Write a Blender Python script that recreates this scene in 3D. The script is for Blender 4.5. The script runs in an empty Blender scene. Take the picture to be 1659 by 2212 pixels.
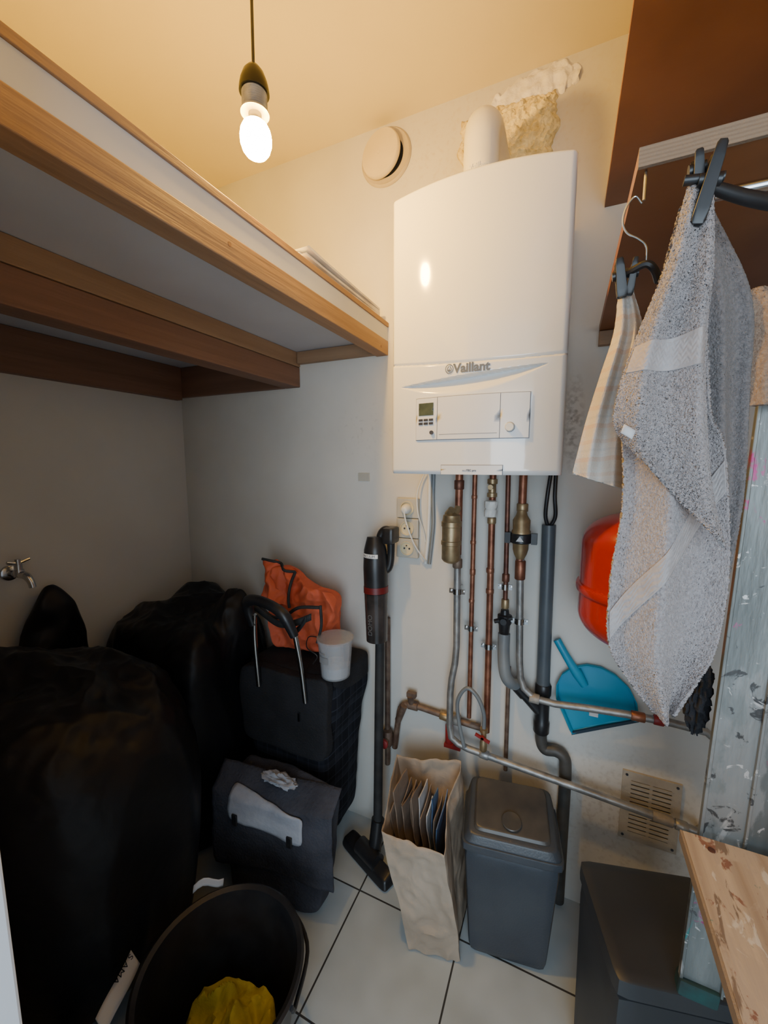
import bpy, bmesh, math, random
from mathutils import Vector, noise, Matrix
random.seed(7)
V=Vector
COL=bpy.context.scene.collection
W={}
# ---------------------------------------------------------------- materials
def newmat(name):
    m=bpy.data.materials.new(name);m.use_nodes=True;nt=m.node_tree
    return m,nt,nt.nodes['Principled BSDF']
def N(nt,t,**k):
    n=nt.nodes.new(t)
    for a,b in k.items(): setattr(n,a,b)
    return n
def mat(name,c1,c2=None,scale=6,rough=.5,metal=0,bump=0,bscale=60,stretch=(1,1,1),coat=0,spec=.5,trans=0,alpha=1,emis=None,estr=0,detail=4,lo=.35,hi=.65,sheen=0,bdist=.01,distort=0):
    m,nt,p=newmat(name);L=nt.links.new
    tc=N(nt,'ShaderNodeTexCoord');mp=N(nt,'ShaderNodeMapping');mp.inputs['Scale'].default_value=stretch
    L(tc.outputs['Object'],mp.inputs[0])
    p.inputs['Base Color'].default_value=(*c1,1)
    if c2:
        n=N(nt,'ShaderNodeTexNoise');n.inputs['Scale'].default_value=scale;n.inputs['Detail'].default_value=detail
        L(mp.outputs[0],n.inputs['Vector'])
        r=N(nt,'ShaderNodeValToRGB');r.color_ramp.elements[0].position=lo;r.color_ramp.elements[1].position=hi
        r.color_ramp.elements[0].color=(*c1,1);r.color_ramp.elements[1].color=(*c2,1)
        L(n.outputs[0],r.inputs[0]);L(r.outputs[0],p.inputs['Base Color'])
    if bump:
        n=N(nt,'ShaderNodeTexNoise');n.inputs['Scale'].default_value=bscale;n.inputs['Detail'].default_value=5;n.inputs['Distortion'].default_value=distort
        L(mp.outputs[0],n.inputs['Vector'])
        b=N(nt,'ShaderNodeBump');b.inputs['Strength'].default_value=bump;b.inputs['Distance'].default_value=bdist
        L(n.outputs[0],b.inputs['Height']);L(b.outputs[0],p.inputs['Normal'])
    p.inputs['Roughness'].default_value=rough;p.inputs['Metallic'].default_value=metal
    p.inputs['Coat Weight'].default_value=coat;p.inputs['Specular IOR Level'].default_value=spec
    p.inputs['Transmission Weight'].default_value=trans;p.inputs['Alpha'].default_value=alpha
    p.inputs['Sheen Weight'].default_value=sheen
    if emis:
        p.inputs['Emission Color'].default_value=(*emis,1);p.inputs['Emission Strength'].default_value=estr
    return m
def splat(m,layers):
    """overlay noise-thresholded paint spots (scale, threshold, colour, offset, stretch)"""
    nt=m.node_tree;L=nt.links.new;p=nt.nodes['Principled BSDF'];tc=N(nt,'ShaderNodeTexCoord')
    prev=p.inputs['Base Color'].links[0].from_socket
    for sc,th,c,off,st in layers:
        mp=N(nt,'ShaderNodeMapping');mp.inputs['Location'].default_value=(off,off,off);mp.inputs['Scale'].default_value=st;L(tc.outputs['Object'],mp.inputs[0])
        n=N(nt,'ShaderNodeTexNoise');n.inputs['Scale'].default_value=sc;n.inputs['Detail'].default_value=7;n.inputs['Roughness'].default_value=.60;n.inputs['Distortion'].default_value=.8;L(mp.outputs[0],n.inputs[0])
        g=N(nt,'ShaderNodeMapRange');g.inputs[1].default_value=th;g.inputs[2].default_value=th+.035;L(n.outputs[0],g.inputs[0])
        mx=N(nt,'ShaderNodeMixRGB');L(g.outputs[0],mx.inputs[0]);L(prev,mx.inputs[1]);mx.inputs[2].default_value=(*c,1);prev=mx.outputs[0]
    L(prev,p.inputs['Base Color']);return m
def wood(name,c1,c2,axis,rough=.6,k=18):
    s=[k,k,k];s[axis]=1.1
    return mat(name,c1,c2,scale=1.3,stretch=s,rough=rough,bump=.25,bscale=3,detail=6,lo=.28,hi=.72)
def ramp_mat(name,stops,coordscale,axis,rough=.9,bump=.3,bscale=400,dist=0,interp='CONSTANT'):
    m,nt,p=newmat(name);L=nt.links.new
    tc=N(nt,'ShaderNodeTexCoord');sp=N(nt,'ShaderNodeSeparateXYZ');L(tc.outputs['Object'],sp.inputs[0])
    mu=N(nt,'ShaderNodeMath',operation='MULTIPLY');mu.inputs[1].default_value=coordscale
    L(sp.outputs[axis],mu.inputs[0])
    src=mu.outputs[0]
    if dist:
        n=N(nt,'ShaderNodeTexNoise');n.inputs['Scale'].default_value=8;L(tc.outputs['Object'],n.inputs[0])
        ma=N(nt,'ShaderNodeMath',operation='MULTIPLY_ADD');ma.inputs[1].default_value=dist
        L(n.outputs[0],ma.inputs[0]);L(src,ma.inputs[2]);src=ma.outputs[0]
    fr=N(nt,'ShaderNodeMath',operation='FRACT');L(src,fr.inputs[0])
    r=N(nt,'ShaderNodeValToRGB');r.color_ramp.interpolation=interp
    e=r.color_ramp.elements
    e[0].position=stops[0][0];e[0].color=(*stops[0][1],1);e[1].position=stops[1][0];e[1].color=(*stops[1][1],1)
    for q,c in stops[2:]:
        x=e.new(q);x.color=(*c,1)
    L(fr.outputs[0],r.inputs[0]);L(r.outputs[0],p.inputs['Base Color'])
    n=N(nt,'ShaderNodeTexNoise');n.inputs['Scale'].default_value=bscale;L(tc.outputs['Object'],n.inputs[0])
    b=N(nt,'ShaderNodeBump');b.inputs['Strength'].default_value=bump;b.inputs['Distance'].default_value=.004
    L(n.outputs[0],b.inputs['Height']);L(b.outputs[0],p.inputs['Normal'])
    p.inputs['Roughness'].default_value=rough
    return m
M={}
M['wall']=mat('wall_paint',(.58,.58,.57),(.64,.64,.63),scale=2.2,rough=.75,bump=.12,bscale=14)
M['wallb']=mat('wall_paint_stained',(.60,.58,.535),(.67,.65,.60),scale=3,rough=.75,bump=.15,bscale=14)
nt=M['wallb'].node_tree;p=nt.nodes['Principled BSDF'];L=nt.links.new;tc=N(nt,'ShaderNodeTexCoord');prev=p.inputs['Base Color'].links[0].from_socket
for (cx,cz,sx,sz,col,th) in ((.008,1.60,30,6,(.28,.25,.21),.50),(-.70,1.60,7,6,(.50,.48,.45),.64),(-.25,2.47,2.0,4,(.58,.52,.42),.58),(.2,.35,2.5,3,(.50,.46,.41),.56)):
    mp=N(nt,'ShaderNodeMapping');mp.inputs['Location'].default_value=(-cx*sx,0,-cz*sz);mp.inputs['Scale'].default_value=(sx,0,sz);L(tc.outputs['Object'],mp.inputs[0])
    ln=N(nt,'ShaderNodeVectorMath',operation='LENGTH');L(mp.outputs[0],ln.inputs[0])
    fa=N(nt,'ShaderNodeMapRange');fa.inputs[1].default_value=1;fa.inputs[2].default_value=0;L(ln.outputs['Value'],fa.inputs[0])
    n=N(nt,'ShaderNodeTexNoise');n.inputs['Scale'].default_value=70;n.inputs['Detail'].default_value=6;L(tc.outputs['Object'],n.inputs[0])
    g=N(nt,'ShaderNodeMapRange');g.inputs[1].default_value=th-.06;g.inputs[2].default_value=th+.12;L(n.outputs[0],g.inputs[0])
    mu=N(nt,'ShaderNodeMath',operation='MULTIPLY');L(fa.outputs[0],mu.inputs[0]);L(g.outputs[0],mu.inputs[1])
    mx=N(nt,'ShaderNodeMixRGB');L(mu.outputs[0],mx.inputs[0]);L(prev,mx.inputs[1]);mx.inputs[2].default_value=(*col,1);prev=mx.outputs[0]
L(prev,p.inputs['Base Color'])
M['ceil']=mat('ceiling_glow_tint',(.73,.63,.37),(.77,.67,.41),scale=1.5,rough=.8,bump=.05,bscale=10)  # yellow of the bulb's glow mixed into the ceiling's base colour
M['jamb']=mat('jamb_paint',(.75,.76,.78),rough=.4)
M['boiler']=mat('boiler_enamel',(.74,.745,.735),(.76,.765,.755),scale=3,rough=.12,coat=.6)
M['boilerside']=mat('boiler_steel_white',(.70,.70,.70),(.73,.73,.73),rough=.3)
M['panel']=mat('panel_white',(.69,.70,.71),(.71,.72,.73),rough=.28)
M['gap']=mat('seam_grey',(.18,.19,.21),(.23,.23,.25),rough=.5)
M['lcd']=mat('lcd_glass',(.05,.065,.05),(.08,.10,.07),scale=40,rough=.25)
M['btn']=mat('button_dark',(.03,.035,.045),(.05,.05,.065),rough=.4)
M['letter']=mat('lettering_grey',(.11,.125,.15),(.14,.155,.18),rough=.3)
M['black']=mat('black_plastic',(.012,.012,.014),(.02,.02,.022),scale=20,rough=.35)
M['holder']=mat('lamp_holder_black',(.006,.006,.006),(.010,.010,.010),scale=20,rough=.3,spec=.3)
M['blackmat']=mat('black_rubber',(.015,.015,.016),(.03,.03,.03),scale=20,rough=.7)
M['bag']=mat('bin_liner_plastic',(.0060,.0062,.0078),(.0085,.0088,.011),scale=4,rough=.44,bump=.22,bscale=6,spec=.30,bdist=.02,distort=.8)
M['copper']=mat('copper',(.20,.075,.045),(.37,.16,.095),scale=30,rough=.45,metal=.7,bump=.1,bscale=60)
M['copperdark']=mat('copper_dark',(.10,.04,.03),(.20,.088,.058),scale=30,rough=.45,metal=.6)
M['copperold']=mat('copper_old',(.13,.08,.06),(.24,.17,.125),scale=30,rough=.6,metal=.5,bump=.2)
M['brass']=mat('brass',(.30,.21,.11),(.46,.34,.19),scale=25,rough=.42,metal=.7)
M['steel']=mat('galvanised_steel',(.24,.235,.225),(.39,.385,.375),scale=25,rough=.45,metal=.6,bump=.15,bscale=50)
M['steelold']=mat('painted_old_pipe',(.26,.23,.20),(.37,.335,.29),scale=30,rough=.6,metal=.3,bump=.3,bscale=60)
M['chrome']=mat('chrome',(.6,.6,.6),(.5,.5,.5),rough=.2,metal=1)
M['pvc']=mat('grey_pvc',(.070,.085,.10),(.095,.11,.125),scale=8,rough=.38)
M['pvcdark']=mat('dirty_grey_pvc',(.035,.034,.032),(.08,.075,.068),scale=12,rough=.5)
M['pvclight']=mat('grey_hose',(.15,.16,.17),(.20,.22,.23),scale=8,rough=.4)
M['red']=mat('red_enamel',(.46,.020,.01),(.53,.028,.014),scale=3,rough=.3,coat=.4)
M['redp']=mat('red_plastic',(.34,.022,.022),(.25,.02,.02),rough=.45)
M['redd']=mat('dark_red_plastic',(.16,.010,.012),(.12,.01,.01),rough=.4)
M['white']=mat('white_plastic',(.68,.67,.63),(.73,.72,.68),scale=9,rough=.35)
M['cream']=mat('cream_plastic',(.64,.54,.33),(.70,.60,.39),scale=7,rough=.5)
M['creamd']=mat('cream_rim_plastic',(.50,.42,.28),(.58,.50,.35),scale=7,rough=.5)
M['collar']=mat('translucent_collar',(.20,.18,.15),(.32,.29,.24),scale=40,rough=.25)
M['socket']=mat('aged_socket_plastic',(.44,.415,.35),(.50,.475,.41),scale=9,rough=.4)
M['foam']=mat('yellow_foam',(.62,.50,.22),(.86,.76,.42),scale=30,rough=.9,bump=1,bscale=60)
M['plaster']=mat('raw_plaster',(.74,.71,.65),(.90,.88,.84),scale=25,rough=.95,bump=.8,bscale=40)
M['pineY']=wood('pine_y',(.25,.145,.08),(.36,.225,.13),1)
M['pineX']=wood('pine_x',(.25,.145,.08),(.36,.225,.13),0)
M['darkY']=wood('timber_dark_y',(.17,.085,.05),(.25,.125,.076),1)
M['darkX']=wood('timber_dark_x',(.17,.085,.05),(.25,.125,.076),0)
M['shelfwhite']=mat('shelf_white',(.50,.53,.60),(.56,.59,.66),scale=3,rough=.6)
M['plyfilm']=mat('brown_film',(.17,.062,.018),(.27,.105,.032),scale=3,rough=.42,bump=.15,bscale=8)
M['plyedge']=ramp_mat('ply_edge',[(0,(.29,.215,.15)),(.55,(.25,.18,.125))],215,2,rough=.85,bump=.3,dist=.6)
M['blue']=mat('blue_plastic',(.015,.24,.39),(.02,.29,.45),scale=6,rough=.4)
M['rubberb']=mat('dark_rubber_lip',(.01,.03,.05),(.02,.04,.06),rough=.6)
M['kraft']=mat('kraft_paper',(.36,.275,.20),(.46,.36,.27),scale=5,rough=.85,bump=.6,bscale=12,distort=.8)
M['card']=mat('cardboard',(.20,.14,.10),(.33,.24,.175),scale=12,rough=.9)
M['cardw']=mat('printed_card',(.50,.48,.47),(.68,.68,.69),scale=12,rough=.6)
M['cardb']=mat('blue_print_card',(.05,.08,.16),(.09,.17,.3),scale=30,rough=.5)
M['bin']=mat('bin_grey',(.038,.045,.057),(.053,.061,.073),scale=6,rough=.38,bump=.08,bscale=200)
M['binlid']=mat('bin_lid_grey',(.045,.043,.042),(.085,.076,.066),scale=9,rough=.36)
M['boxbin']=mat('box_bin_dark',(.022,.024,.027),(.032,.034,.037),scale=6,rough=.45)
M['orange']=mat('orange_fabric',(.56,.085,.03),(.68,.13,.055),scale=6,rough=.7,bump=.5,bscale=16,distort=1)
M['greyfab']=mat('grey_fabric',(.030,.031,.042),(.052,.053,.068),scale=10,rough=.9,bump=.5,bscale=120)
M['flap']=mat('light_grey_fabric',(.30,.31,.35),(.40,.41,.45),scale=10,rough=.7,bump=.3,bscale=60)
M['print']=mat('dim_grey_print',(.22,.22,.23),(.26,.26,.26),rough=.5)
M['darkfab']=mat('black_fabric',(.008,.008,.01),(.016,.016,.02),scale=10,rough=.9,bump=.4,bscale=150)
M['clear']=mat('milky_clear_plastic',(.62,.63,.65),rough=.2,trans=.35,alpha=.5)
M['smoke']=mat('smoked_plastic',(.025,.022,.021),(.06,.05,.048),scale=14,rough=.15)
M['powder']=mat('white_powder',(.6,.6,.62),(.72,.72,.74),scale=30,rough=.9,bump=.6)
M['yellow']=mat('yellow_cloth',(.38,.31,.02),(.50,.42,.04),scale=8,rough=.9,bump=.3,bscale=120)
M['bluecloth']=mat('navy_cloth',(.01,.02,.06),(.02,.05,.12),scale=12,rough=.9)
M['ribbon']=mat('white_ribbon',(.45,.47,.51),(.55,.57,.60),rough=.6)
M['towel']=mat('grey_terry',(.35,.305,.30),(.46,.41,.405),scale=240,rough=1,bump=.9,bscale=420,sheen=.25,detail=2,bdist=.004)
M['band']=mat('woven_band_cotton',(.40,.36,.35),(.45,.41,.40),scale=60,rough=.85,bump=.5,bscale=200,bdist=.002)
M['towel_shade']=mat('grey_terry_shaded',(.18,.162,.160),(.26,.236,.234),scale=240,rough=1,bump=.9,bscale=420,sheen=.2,detail=2,bdist=.004)  # shadow on the towel's back fold put into a darker terry colour
M['brownt']=mat('brown_terry',(.26,.19,.145),(.36,.275,.21),scale=200,rough=1,bump=.8,bscale=400,bdist=.003)
M['tea']=ramp_mat('tea_towel',[(0,(.56,.51,.45)),(.25,(.565,.455,.38)),(.38,(.58,.54,.49)),(.55,(.525,.50,.465)),(.62,(.58,.54,.49)),(.78,(.57,.48,.41)),(.9,(.57,.53,.475))],20,2,rough=.95,dist=.4)
M['plank']=splat(wood('weathered_plank',(.30,.23,.18),(.52,.44,.36),1,rough=.9,k=34),((14,.53,(.44,.37,.31),2,(1,.5,1)),(26,.61,(.24,.12,.09),9,(1,.7,1)),(22,.585,(.20,.15,.12),8,(2,.4,1)),(28,.62,(.60,.57,.53),5,(1,.6,1)),(20,.66,(.07,.20,.20),14,(1,1,1))))
M['vent']=mat('vent_grille_paint',(.40,.355,.29),(.50,.455,.38),scale=14,rough=.6,bump=.3)
M['hole']=mat('dark_void',(.02,.018,.015),(.03,.03,.03),rough=1)
M['holeb']=mat('duct_void_shade',(.17,.145,.115),(.10,.085,.07),scale=30,rough=1)  # flat sheet coloured dark to stand for the shaded void behind the slats
M['navy']=mat('label_white',(.75,.75,.75),(.8,.8,.8),rough=.4)
M['bulb']=mat('bulb_glow',(1,.9,.7),rough=.3,emis=(1,.55,.085),estr=860)
M['teal']=mat('teal_rubber',(.012,.022,.022),(.012,.06,.056),scale=20,rough=.8)
M['alu']=splat(mat('splattered_aluminium',(.13,.14,.135),(.25,.265,.255),scale=8,stretch=(2,2,.4),rough=.42,metal=.5,bump=.25,bscale=14),
 ((7,.53,(.27,.275,.265),0,(1,1,.5)),(11,.585,(.50,.48,.46),21,(1,1,.5)),(13,.60,(.38,.06,.18),3,(1,1,.6)),(10,.605,(.05,.24,.23),7,(1,1,.4)),(30,.62,(.07,.07,.07),11,(1,1,1)),(40,.63,(.55,.53,.51),15,(1,1,1))))
# floor tiles
m,nt,p=newmat('floor_tiles');L=nt.links.new
tc=N(nt,'ShaderNodeTexCoord');mp=N(nt,'ShaderNodeMapping');mp.inputs['Location'].default_value=(.237+3.5,-.04+3.5,0);L(tc.outputs['Object'],mp.inputs[0])
br=N(nt,'ShaderNodeTexBrick');br.offset=0;br.squash=1
br.inputs['Scale'].default_value=1;br.inputs['Brick Width'].default_value=.35;br.inputs['Row Height'].default_value=.35
br.inputs['Mortar Size'].default_value=.0028;br.inputs['Mortar Smooth'].default_value=.1
br.inputs['Color1'].default_value=(.47,.52,.54,1);br.inputs['Color2'].default_value=(.50,.55,.57,1);br.inputs['Mortar'].default_value=(.05,.047,.044,1)
L(mp.outputs[0],br.inputs[0])
n=N(nt,'ShaderNodeTexNoise');n.inputs['Scale'].default_value=5;L(tc.outputs['Object'],n.inputs[0])
r=N(nt,'ShaderNodeValToRGB');r.color_ramp.elements[0].position=.3;r.color_ramp.elements[0].color=(.8,.79,.77,1);r.color_ramp.elements[1].position=.6;L(n.outputs[0],r.inputs[0])
mx=N(nt,'ShaderNodeMixRGB',blend_type='MULTIPLY');mx.inputs[0].default_value=1;L(br.outputs[0],mx.inputs[1]);L(r.outputs[0],mx.inputs[2]);L(mx.outputs[0],p.inputs['Base Color'])
p.inputs['Roughness'].default_value=.22
M['floor']=m
# plaid
m,nt,p=newmat('plaid_fabric');L=nt.links.new
tc=N(nt,'ShaderNodeTexCoord');sp=N(nt,'ShaderNodeSeparateXYZ');L(tc.outputs['Object'],sp.inputs[0])
ad=N(nt,'ShaderNodeMath',operation='ADD');L(sp.outputs[0],ad.inputs[0]);L(sp.outputs[1],ad.inputs[1])
acc=None
for src,k,wd in ((ad.outputs[0],11,.30),(sp.outputs[2],11,.30),(ad.outputs[0],22,.08),(sp.outputs[2],22,.08)):
    a=N(nt,'ShaderNodeMath',operation='MULTIPLY');a.inputs[1].default_value=k;L(src,a.inputs[0])
    f=N(nt,'ShaderNodeMath',operation='FRACT');L(a.outputs[0],f.inputs[0])
    g=N(nt,'ShaderNodeMath',operation='LESS_THAN');g.inputs[1].default_value=wd;L(f.outputs[0],g.inputs[0])
    if acc is None: acc=g.outputs[0]
    else:
        s=N(nt,'ShaderNodeMath',operation='MULTIPLY_ADD');s.inputs[1].default_value=.6;L(acc,s.inputs[0]);L(g.outputs[0],s.inputs[2]);acc=s.outputs[0]
mx=N(nt,'ShaderNodeMixRGB');mx.inputs[1].default_value=(.012,.013,.018,1);mx.inputs[2].default_value=(.038,.043,.058,1)
L(acc,mx.inputs[0]);L(mx.outputs[0],p.inputs['Base Color']);p.inputs['Roughness'].default_value=.95;p.inputs['Specular IOR Level'].default_value=.2
M['trolley']=m

# ---------------------------------------------------------------- geometry
def basis(d):
    d=V(d).normalized();a=V((0,0,1)) if abs(d.z)<.9 else V((0,1,0))
    x=a.cross(d).normalized();y=d.cross(x).normalized();return x,y,d
class G:
    def __init__(s): s.v=[];s.f=[]
    def add(s,v,f):
        o=len(s.v);s.v+= [V(q) for q in v];s.f+=[tuple(i+o for i in q) for q in f];return s
    def grid(s,fn,nu,nv,cu=False):
        vs=[fn(i/nu,j/nv) for j in range(nv+1) for i in range(nu+(0 if cu else 1))]
        w=nu if cu else nu+1;fs=[]
        for j in range(nv):
            for i in range(nu):
                i2=(i+1)%w if cu else i+1
                fs.append((j*w+i,j*w+i2,(j+1)*w+i2,(j+1)*w+i))
        return s.add(vs,fs)
    def box(s,a,b,rot=None,c=None):
        x0,y0,z0=a;x1,y1,z1=b
        vs=[V((x,y,z)) for z in (z0,z1) for x,y in ((x0,y0),(x1,y0),(x1,y1),(x0,y1))]
        if rot:
            c=V(c) if c else sum(vs,V())/8
            vs=[c+rot@(q-c) for q in vs]
        return s.add(vs,[(3,2,1,0),(4,5,6,7),(0,1,5,4),(1,2,6,5),(2,3,7,6),(3,0,4,7)])
    def lathe(s,prof,c,d=(0,0,1),n=32,cap=True):
        x,y,z=basis(d);c=V(c)
        s.grid(lambda u,t:c+x*(prof[round(t*(len(prof)-1))][0]*math.cos(u*2*math.pi))+y*(prof[round(t*(len(prof)-1))][0]*math.sin(u*2*math.pi))+z*prof[round(t*(len(prof)-1))][1],n,len(prof)-1,True)
        o=len(s.v)-n*len(prof)
        if cap:
            if prof[0][0]>1e-6: s.f.append(tuple(o+i for i in reversed(range(n))))
            if prof[-1][0]>1e-6: s.f.append(tuple(o+n*(len(prof)-1)+i for i in range(n)))
        return s
    def cyl(s,a,b,r,r2=None,n=24):
        a=V(a);b=V(b);return s.lathe([(r,0),(r if r2 is None else r2,(b-a).length)],a,b-a,n)
    def tube(s,pts,r,n=12,sm=6):
        P=[V(q) for q in pts]
        if sm>1 and len(P)>2:
            Q=[P[0]*2-P[1]]+P+[P[-1]*2-P[-2]];o=[]
            R=r if isinstance(r,(list,tuple)) else [r]*len(P);rr=[]
            for i in range(1,len(Q)-2):
                for k in range(sm):
                    t=k/sm;a,b,c,d=Q[i-1:i+3]
                    o.append(.5*((2*b)+(c-a)*t+(2*a-5*b+4*c-d)*t*t+(3*b-a-3*c+d)*t**3));rr.append(R[i-1]*(1-t)+R[i]*t)
            o.append(P[-1]);rr.append(R[-1]);P=o;r=rr
        if not isinstance(r,(list,tuple)): r=[r]*len(P)
        x,y,_=basis(P[1]-P[0]);vs=[]
        for i,q in enumerate(P):
            d=(P[min(i+1,len(P)-1)]-P[max(i-1,0)]).normalized()
            x=(x-d*x.dot(d)).normalized();y=d.cross(x)
            vs+=[q+x*(r[i]*math.cos(k*2*math.pi/n))+y*(r[i]*math.sin(k*2*math.pi/n)) for k in range(n)]
        fs=[(i*n+k,i*n+(k+1)%n,(i+1)*n+(k+1)%n,(i+1)*n+k) for i in range(len(P)-1) for k in range(n)]
        fs+=[tuple(reversed(range(n))),tuple((len(P)-1)*n+k for k in range(n))]
        return s.add(vs,fs)
    def hexa(s,c,n=8,k=12,fn=None,skip=()):
        c=[V(q) for q in c]
        def mp(a,b,w):
            if k:
                L_=(abs(a)**k+abs(b)**k+abs(w)**k)**(1/k);a,b,w=a/L_,b/L_,w/L_
            a,b,w=(a+1)/2,(b+1)/2,(w+1)/2
            lo=(c[0]*(1-a)+c[1]*a)*(1-b)+(c[3]*(1-a)+c[2]*a)*b
            hi=(c[4]*(1-a)+c[5]*a)*(1-b)+(c[7]*(1-a)+c[6]*a)*b
            q=lo*(1-w)+hi*w
            return fn(q) if fn else q
        S=lambda t:2*t-1
        fs={'z0':lambda u,v:mp(S(v),S(u),-1),'z1':lambda u,v:mp(S(u),S(v),1),'y0':lambda u,v:mp(S(u),-1,S(v)),
            'y1':lambda u,v:mp(S(v),1,S(u)),'x1':lambda u,v:mp(1,S(u),S(v)),'x0':lambda u,v:mp(-1,S(v),S(u))}
        for q,f in fs.items():
            if q not in skip: s.grid(f,n,n)
        return s
    def poly(s,pts,thick):
        n=len(pts);t=V(thick);P=[V(q) for q in pts]
        return s.add(P+[q+t for q in P],[tuple(range(n)),tuple(reversed(range(n,2*n)))]+[(i,i+n,(i+1)%n+n,(i+1)%n) for i in range(n)])
def finish(ob,name,parent,c):
    COL.objects.link(ob);W[ob]=c
    if parent is not None: ob.parent=parent;ob.location=c-W[parent]
    else: ob.location=c
    return ob
def mk(name,g,mt,parent=None,smooth=True,bevel=0,solid=0,label=None,cat=None,kind=None,group=None,sub=0,merge=True,origin=None):
    me=bpy.data.meshes.new(name)
    lo=V([min(q[i] for q in g.v) for i in range(3)]);hi=V([max(q[i] for q in g.v) for i in range(3)])
    c=V(origin) if origin is not None else (lo+hi)/2
    me.from_pydata([q-c for q in g.v],[],g.f)
    bm=bmesh.new();bm.from_mesh(me)
    if merge: bmesh.ops.remove_doubles(bm,verts=bm.verts,dist=1e-5)
    bmesh.ops.recalc_face_normals(bm,faces=bm.faces)
    if smooth:
        for f in bm.faces:f.smooth=True
        for e in bm.edges:
            if len(e.link_faces)==2 and e.calc_face_angle(0)>.75: e.smooth=False
    bm.to_mesh(me);bm.free()
    me.materials.append(M[mt] if isinstance(mt,str) else mt)
    ob=bpy.data.objects.new(name,me);finish(ob,name,parent,c)
    if solid:
        q=ob.modifiers.new('s','SOLIDIFY');q.thickness=solid;q.offset=0
    if bevel:
        q=ob.modifiers.new('b','BEVEL');q.width=bevel;q.segments=2;q.limit_method='ANGLE'
    if sub:
        q=ob.modifiers.new('u','SUBSURF');q.levels=sub;q.render_levels=sub
    if label: ob['label']=label
    if cat: ob['category']=cat
    if kind: ob['kind']=kind
    if group: ob['group']=group
    return ob
def thing(name,loc,label,cat,group=None):
    ob=bpy.data.objects.new(name,None);ob.empty_display_size=.05;finish(ob,name,None,V(loc))
    ob['label']=label;ob['category']=cat
    if group: ob['group']=group
    return ob
def text(name,s,size,fn,mt,parent,depth=.0006,align='LEFT',bold=0):
    cu=bpy.data.curves.new('t','FONT');cu.body=s;cu.size=size;cu.extrude=depth;cu.align_x=align;cu.offset=bold
    t=bpy.data.objects.new('t',cu);COL.objects.link(t);bpy.context.view_layer.update()
    me=bpy.data.meshes.new_from_object(t.evaluated_get(bpy.context.evaluated_depsgraph_get()))
    g=G();g.add([fn(q.co) for q in me.vertices],[tuple(p.vertices) for p in me.polygons])
    bpy.data.objects.remove(t);bpy.data.meshes.remove(me)
    return mk(name,g,mt,parent,smooth=False,merge=False)
def nz(q,s,seed=0): return noise.noise(V(q)*s+V((seed,seed*1.7,seed*.3)))
RZ=lambda d:Matrix.Rotation(math.radians(d),3,'Z')

# ---------------------------------------------------------------- room shell
mk('floor',G().box((-1.75,-1.6,-.1),(.85,1.46,0)),'floor',smooth=False,kind='structure',origin=(0,0,0))
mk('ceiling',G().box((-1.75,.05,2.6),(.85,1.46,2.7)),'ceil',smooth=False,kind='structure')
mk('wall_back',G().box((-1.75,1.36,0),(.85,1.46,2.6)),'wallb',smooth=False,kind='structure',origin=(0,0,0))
mk('wall_left',G().box((-1.75,.15,0),(-1.65,1.36,2.6)),'wall',smooth=False,kind='structure')
mk('wall_right',G().box((.75,.15,0),(.85,1.36,2.6)),'wall',smooth=False,kind='structure')
mk('wall_front',G().box((-1.75,.05,0),(-.49,.15,2.6)).box((.49,.05,0),(.85,.15,2.6)).box((-.49,.05,2.1),(.49,.15,2.6)),'wall',smooth=False,kind='structure')
mk('trim_1',G().box((-.49,.04,0),(-.447,.152,2.1)),'jamb',smooth=False,kind='structure',bevel=.003)

# ---------------------------------------------------------------- left loft shelf
T=thing('loft_shelf',(-1.1,.75,1.76),'white board loft shelf on orange pine and dark timber beams','shelf')
mk('board',G().box((-1.649,.155,1.907),(-.602,1.359,1.953)),'shelfwhite',T,smooth=False)
mk('edge_strip',G().box((-.612,.155,1.9535),(-.598,1.359,1.968)),'pineY',T,smooth=False,bevel=.001)
mk('deck',G().box((-1.649,.155,1.9535),(-.613,1.359,1.966)),'shelfwhite',T,smooth=False)
mk('front_beam',G().box((-.645,.155,1.858),(-.600,1.359,1.9065)),'pineY',T,smooth=False,bevel=.002)
for y,z in ((.62,1.888),(1.30,1.875)): mk('wood_knot',G().lathe([(.0045,0),(.0045,.0006),(0,.0008)],(-.6001,y,z),(1,0,0),14),'darkY',T)
mk('middle_beam',G().box((-1.03,.155,1.853),(-.978,1.359,1.9065)),'pineY',T,smooth=False,bevel=.002)
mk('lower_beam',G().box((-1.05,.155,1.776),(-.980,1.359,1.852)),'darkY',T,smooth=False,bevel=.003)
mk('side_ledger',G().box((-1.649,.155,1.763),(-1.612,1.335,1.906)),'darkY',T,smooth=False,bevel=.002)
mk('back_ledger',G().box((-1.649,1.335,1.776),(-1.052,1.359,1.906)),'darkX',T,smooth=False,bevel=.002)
mk('back_batten',G().box((-.976,1.335,1.862),(-.647,1.359,1.906)),'pineX',T,smooth=False,bevel=.002)
g=G()
for i in range(5):
    z=1.9685+i*.007;a=.004*i*(-1)**i
    g.hexa([(-.80+a,.87,z),(-.615+a,.87,z),(-.610,1.31,z),(-.80,1.32,z),(-.80,.88,z+.006),(-.615+a,.88,z+.006),(-.61,1.31,z+.006),(-.80,1.31,z+.006)],n=6,k=0,fn=lambda q:q+V((0,0,.003*abs(nz(q,14,i)))))
mk('paper_stack',g,'cardw',label='thin stack of white wrapped papers on the loft shelf',cat='paper')

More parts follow.
